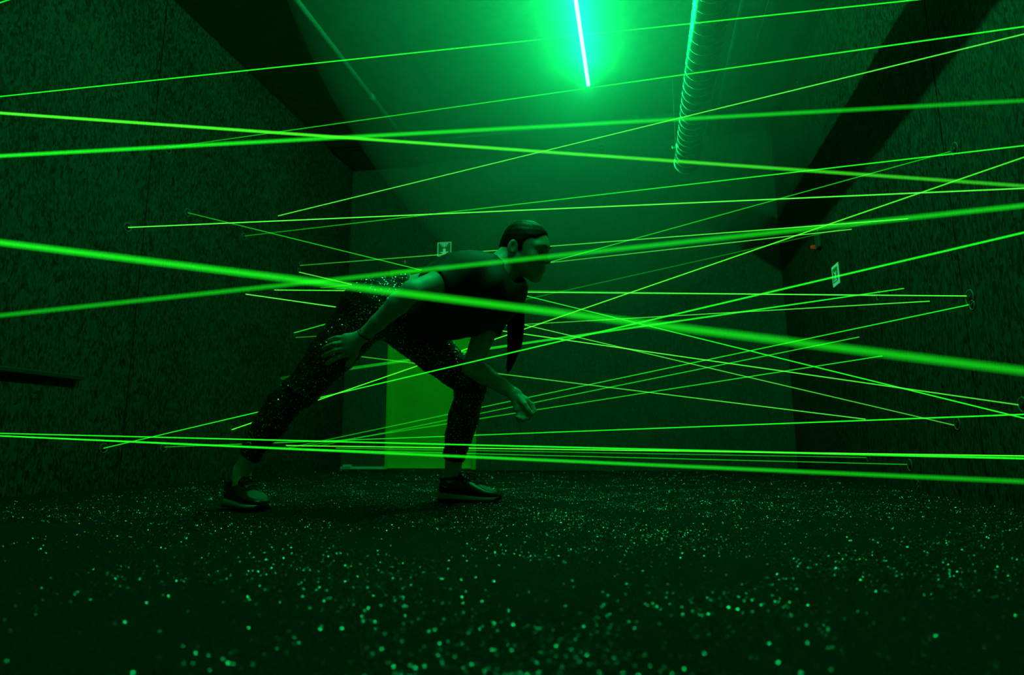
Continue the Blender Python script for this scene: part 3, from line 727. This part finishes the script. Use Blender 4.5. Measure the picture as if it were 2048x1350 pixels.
# hair: cap drawn back tight, and a ponytail of strands
Hf = Field(HC-.16, HC+.16, .0034)
Hf.ell(hp_(-.004, 0, .006), HA, (.098, .0785, .090), .0)
Hf.ell(hp_(-.060, 0, -.030), HA, (.044, .052, .052), .02)
Hf.ell(hp_(-.092, -.012, -.034), HA, (.020, .022, .022), .012)
Hf.ripple(lambda P: .0005*np.sin(420*((P-HC)@HS)+40*((P-HC)@HU))+.0004*np.sin(330*((P-HC)@HU)-60*((P-HC)@HF)))
Hf.cut(hp_(.074, 0, .050), nrm(HF*.80-HU*.60), .004)
for s in (-1, 1): Hf.ell(hp_(.060, s*.075, -.006), HA, (.042, .040, .040), .006, 'sub'); Hf.ell(hp_(-.018, s*.086, -.025), HA, (.024, .026, .034), .004, 'sub')
Hf.cut(hp_(-.07, 0, -.075), nrm(-HU-HF*.35), .004)
hair, _, _ = field_obj('hair', Hf, M['hair'], pr, OFF)
band = [hp_(-.100, 0, -.038)+.020*(math.cos(t)*HS+math.sin(t)*nrm(HU*.8+HF*.5)) for t in np.arange(25)*2*math.pi/24]
path = np.array([at(1006, 505, 2.48), at(1010, 530, 2.54), at(1022, 560, 2.575), at(1030, 600, 2.565), at(1032, 645, 2.545), at(1030, 690, 2.535), at(1023, 722, 2.53), at(1014, 748, 2.53)])
prad = np.array([.014, .020, .028, .033, .034, .028, .016, .003])
tt = np.linspace(0, 1, len(path)); ts_ = np.linspace(0, 1, 15)
def interp(t, A): return np.stack([np.interp(t, tt, A[:, i]) for i in range(3)], -1)
Vs, Fs = [], []
for k in range(330):
    ang, rr = rng.uniform(0, 2*np.pi), math.sqrt(rng.random()); end = rng.uniform(.72, 1.0); w = rng.normal(0, .12)
    t = ts_*end; C_ = interp(t, path); R_ = np.interp(t, tt, prad)*rr*(1+w*t)
    tw = ang+.5*np.sin(3*t+k); ofs = (np.cos(tw)*R_)[:, None]*CR+(np.sin(tw)*R_)[:, None]*(-CF)*.8
    wv = rng.normal(0, .0012, (15, 3)).cumsum(0)*.6
    P_ = C_+ofs+wv; rad = np.interp(np.linspace(0, 1, 15), [0, .7, 1], [.0017, .0015, .0003])
    V, F = tube_np(list(P_), list(rad), 4, caps=False); n0 = len(Vs)
    Vs += V; Fs += [tuple(i+n0 for i in f) for f in F]
pony = link('ponytail', mesh_np('ponytail', np.array(Vs)-OFF, np.array(Fs)), M['hair'], pr, smooth=True)
tube_obj('hair_tie', band, .005, M['black'], pr, seg=8, off=OFF)
# face details
for s in (-1, 1):
    ec = hp_(.0725, s*.030, -.017)
    def ball(name, c, r, m, par, ax=None):
        bm = bmesh.new(); bmesh.ops.create_uvsphere(bm, u_segments=16, v_segments=10, radius=r)
        me_ = bm_mesh(name, bm); o = link(name, me_, m, par, smooth=True); return o
    ey = ball('eye', ec, .0115, M['eye'], pr); ey.location = ec-OFF
    ir = ball('iris', ec, .0055, M['iris'], ey); ir.location = HF*.0075
    tube_obj('eyebrow', [hp_(.0945, s*.014, .004), hp_(.0925, s*.028, .010), hp_(.078, s*.048, .006)], [.0025, .003, .0012], M['brow'], pr, seg=6, off=OFF)
# bracelets
wd = nrm(elbR-wriR); a1 = nrm(np.cross(wd, CU)); a2 = np.cross(wd, a1); wc = wriR+wd*.004
br_ = tube_obj('bracelet', [wc+.0262*(math.cos(t)*a1+math.sin(t)*a2)+wd*.004*math.sin(t) for t in np.arange(33)*2*math.pi/32], .0026, M['black'], pr, seg=6, off=OFF)
for k in range(12):
    t = k*2*math.pi/12; q = wc+wd*.008+.0275*(math.cos(t)*a1+math.sin(t)*a2)
    bm = bmesh.new(); bmesh.ops.create_icosphere(bm, subdivisions=1, radius=.0034)
    o = link('bead', bm_mesh('bead', bm), M['bead'] if k % 4 else M['steel_bright'], br_); o.location = q-OFF

# ------------------------------------------------------------------ trainers
def loft(stations, nseg=20):
    """stations: x, z_low, z_high, half-width, squareness"""
    V, F = [], []
    for x, z0, z1, w, sqr in stations:
        for k in range(nseg):
            t = 2*math.pi*k/nseg; cx, cz_ = math.cos(t), math.sin(t)
            e = 2.0/sqr; y = w*math.copysign(abs(cx)**e, cx); z = (z0+z1)/2+(z1-z0)/2*math.copysign(abs(cz_)**e, cz_)
            V.append((x, y, z))
    n = len(stations)
    for i in range(n-1):
        for k in range(nseg):
            k2 = (k+1) % nseg; F.append((i*nseg+k, (i+1)*nseg+k, (i+1)*nseg+k2, i*nseg+k2))
    F.append(tuple(range(nseg))); F.append(tuple(reversed(range((n-1)*nseg, n*nseg))))
    return V, F
def shoe(heel, ang, label, parent):
    mt = Matrix.Translation(Vector(heel)-Vector(OFF)) @ Matrix.Rotation(ang, 4, 'Z')
    V, F = loft([(.004, .030, .070, .020, 2.4), (.012, .024, .086, .030, 2.6), (.035, .024, .090, .036, 2.6), (.070, .024, .086, .037, 2.6), (.100, .023, .090, .038, 2.5), (.122, .022, .090, .040, 2.4), (.150, .020, .078, .043, 2.4), (.180, .018, .064, .046, 2.4), (.210, .016, .053, .045, 2.4), (.235, .016, .045, .038, 2.3), (.250, .017, .037, .026, 2.2), (.256, .020, .031, .014, 2.0)])
    up = link('shoe', poly_mesh('shoe', V, F), M['shoe'], parent, smooth=True); up.matrix_local = mt; up['label'] = label
    V, F = loft([(-.006, .010, .034, .020, 4), (.004, .006, .036, .034, 4), (.04, .006, .034, .040, 4), (.09, .006, .030, .039, 4), (.14, .006, .026, .044, 4), (.19, .006, .023, .049, 4), (.225, .007, .022, .046, 4), (.246, .009, .021, .034, 4), (.254, .012, .020, .020, 4)])
    link('midsole', poly_mesh('midsole', V, F), M['midsole'], up, smooth=False)
    V, F = loft([(-.004, .001, .010, .020, 4), (.006, 0, .009, .034, 4), (.09, 0, .009, .040, 4), (.19, 0, .009, .050, 4), (.235, .001, .010, .043, 4), (.258, .008, .024, .022, 3), (.266, .016, .030, .010, 3)])
    link('outsole', poly_mesh('outsole', V, F), M['outsole'], up, smooth=False)
    V, F = loft([(.176, .055, .0672, .020, 2.2), (.196, .046, .0610, .033, 2.2), (.218, .038, .0535, .034, 2.2), (.236, .032, .0470, .026, 2.2), (.246, .030, .041, .014, 2.2)])
    link('toe_panel', poly_mesh('toe_panel', V, F), M['shoe_mesh'], up, smooth=True)
    V, F = loft([(.088, .080, .112, .018, 2.5), (.094, .078, .116, .024, 2.5), (.112, .076, .104, .024, 2.5), (.140, .066, .089, .022, 2.5), (.165, .058, .074, .018, 2.5)])
    link('tongue', poly_mesh('tongue', V, F), M['shoe'], up, smooth=True)
    V, F = tube_np([(.006+.098*(1-math.cos(t))/2, .0355*math.sin(t)*(1 if True else 1), .088+.004*math.sin(t/2)**2) for t in np.arange(25)*2*math.pi/24], .0062, 8, caps=False)
    link('collar', poly_mesh('collar', V, F), M['shoe'], up, smooth=True)
    for i in range(5):
        x = .112+.014*i; z = .108-.0085*i; y = .024
        p = [(x, -y, z-.014), (x+.003, -y*.5, z-.001), (x+.006, 0, z+.001), (x+.010, y*.5, z-.003), (x+.013, y, z-.018)]
        if i % 2: p = [(a, -b, c_) for a, b, c_ in p]
        tube_obj('lace', p, .0026, M['outsole'], up, seg=6)
    for s in (-1, 1):
        lp = [(.118, 0, .107), (.126, s*.012, .113), (.142, s*.030, .106), (.150, s*.036, .094), (.142, s*.030, .092), (.128, s*.014, .100), (.118, 0, .107)]
        tube_obj('lace_bow', lp, .0024, M['outsole'], up, seg=6)
    for s in (-1, 1):
        tube_obj('reflective_strip', [(.016, s*.0335, .060), (.030, s*.0385, .062), (.050, s*.0395, .054)], .0016, M['reflector'], up, seg=6)
    tube_obj('reflective_strip', [(.0005, 0, .052), (.003, 0, .066), (.010, 0, .078)], .0035, M['reflector'], up, seg=6)
    tube_obj('pull_tab', [(.098, -.012, .115), (.098, .012, .115)], .0035, M['reflector'], up, seg=6)
    return up
hF = onF((872, 1000)); tF = onF((995, 1004)); angF = math.atan2(tF[1]-hF[1], tF[0]-hF[0])
def place(ank, ang, back=.055):
    d = np.array([math.cos(ang), math.sin(ang), 0]); p = np.array([ank[0], ank[1], 0.0])-d*back; return p
shoe(place(ankL, angF+.05), angF+.05, 'black trainer on the front foot', pr)
angN = angF-math.radians(19)
shoe(place(ankR, angN, .085), angN, 'black trainer on the rear foot', pr)
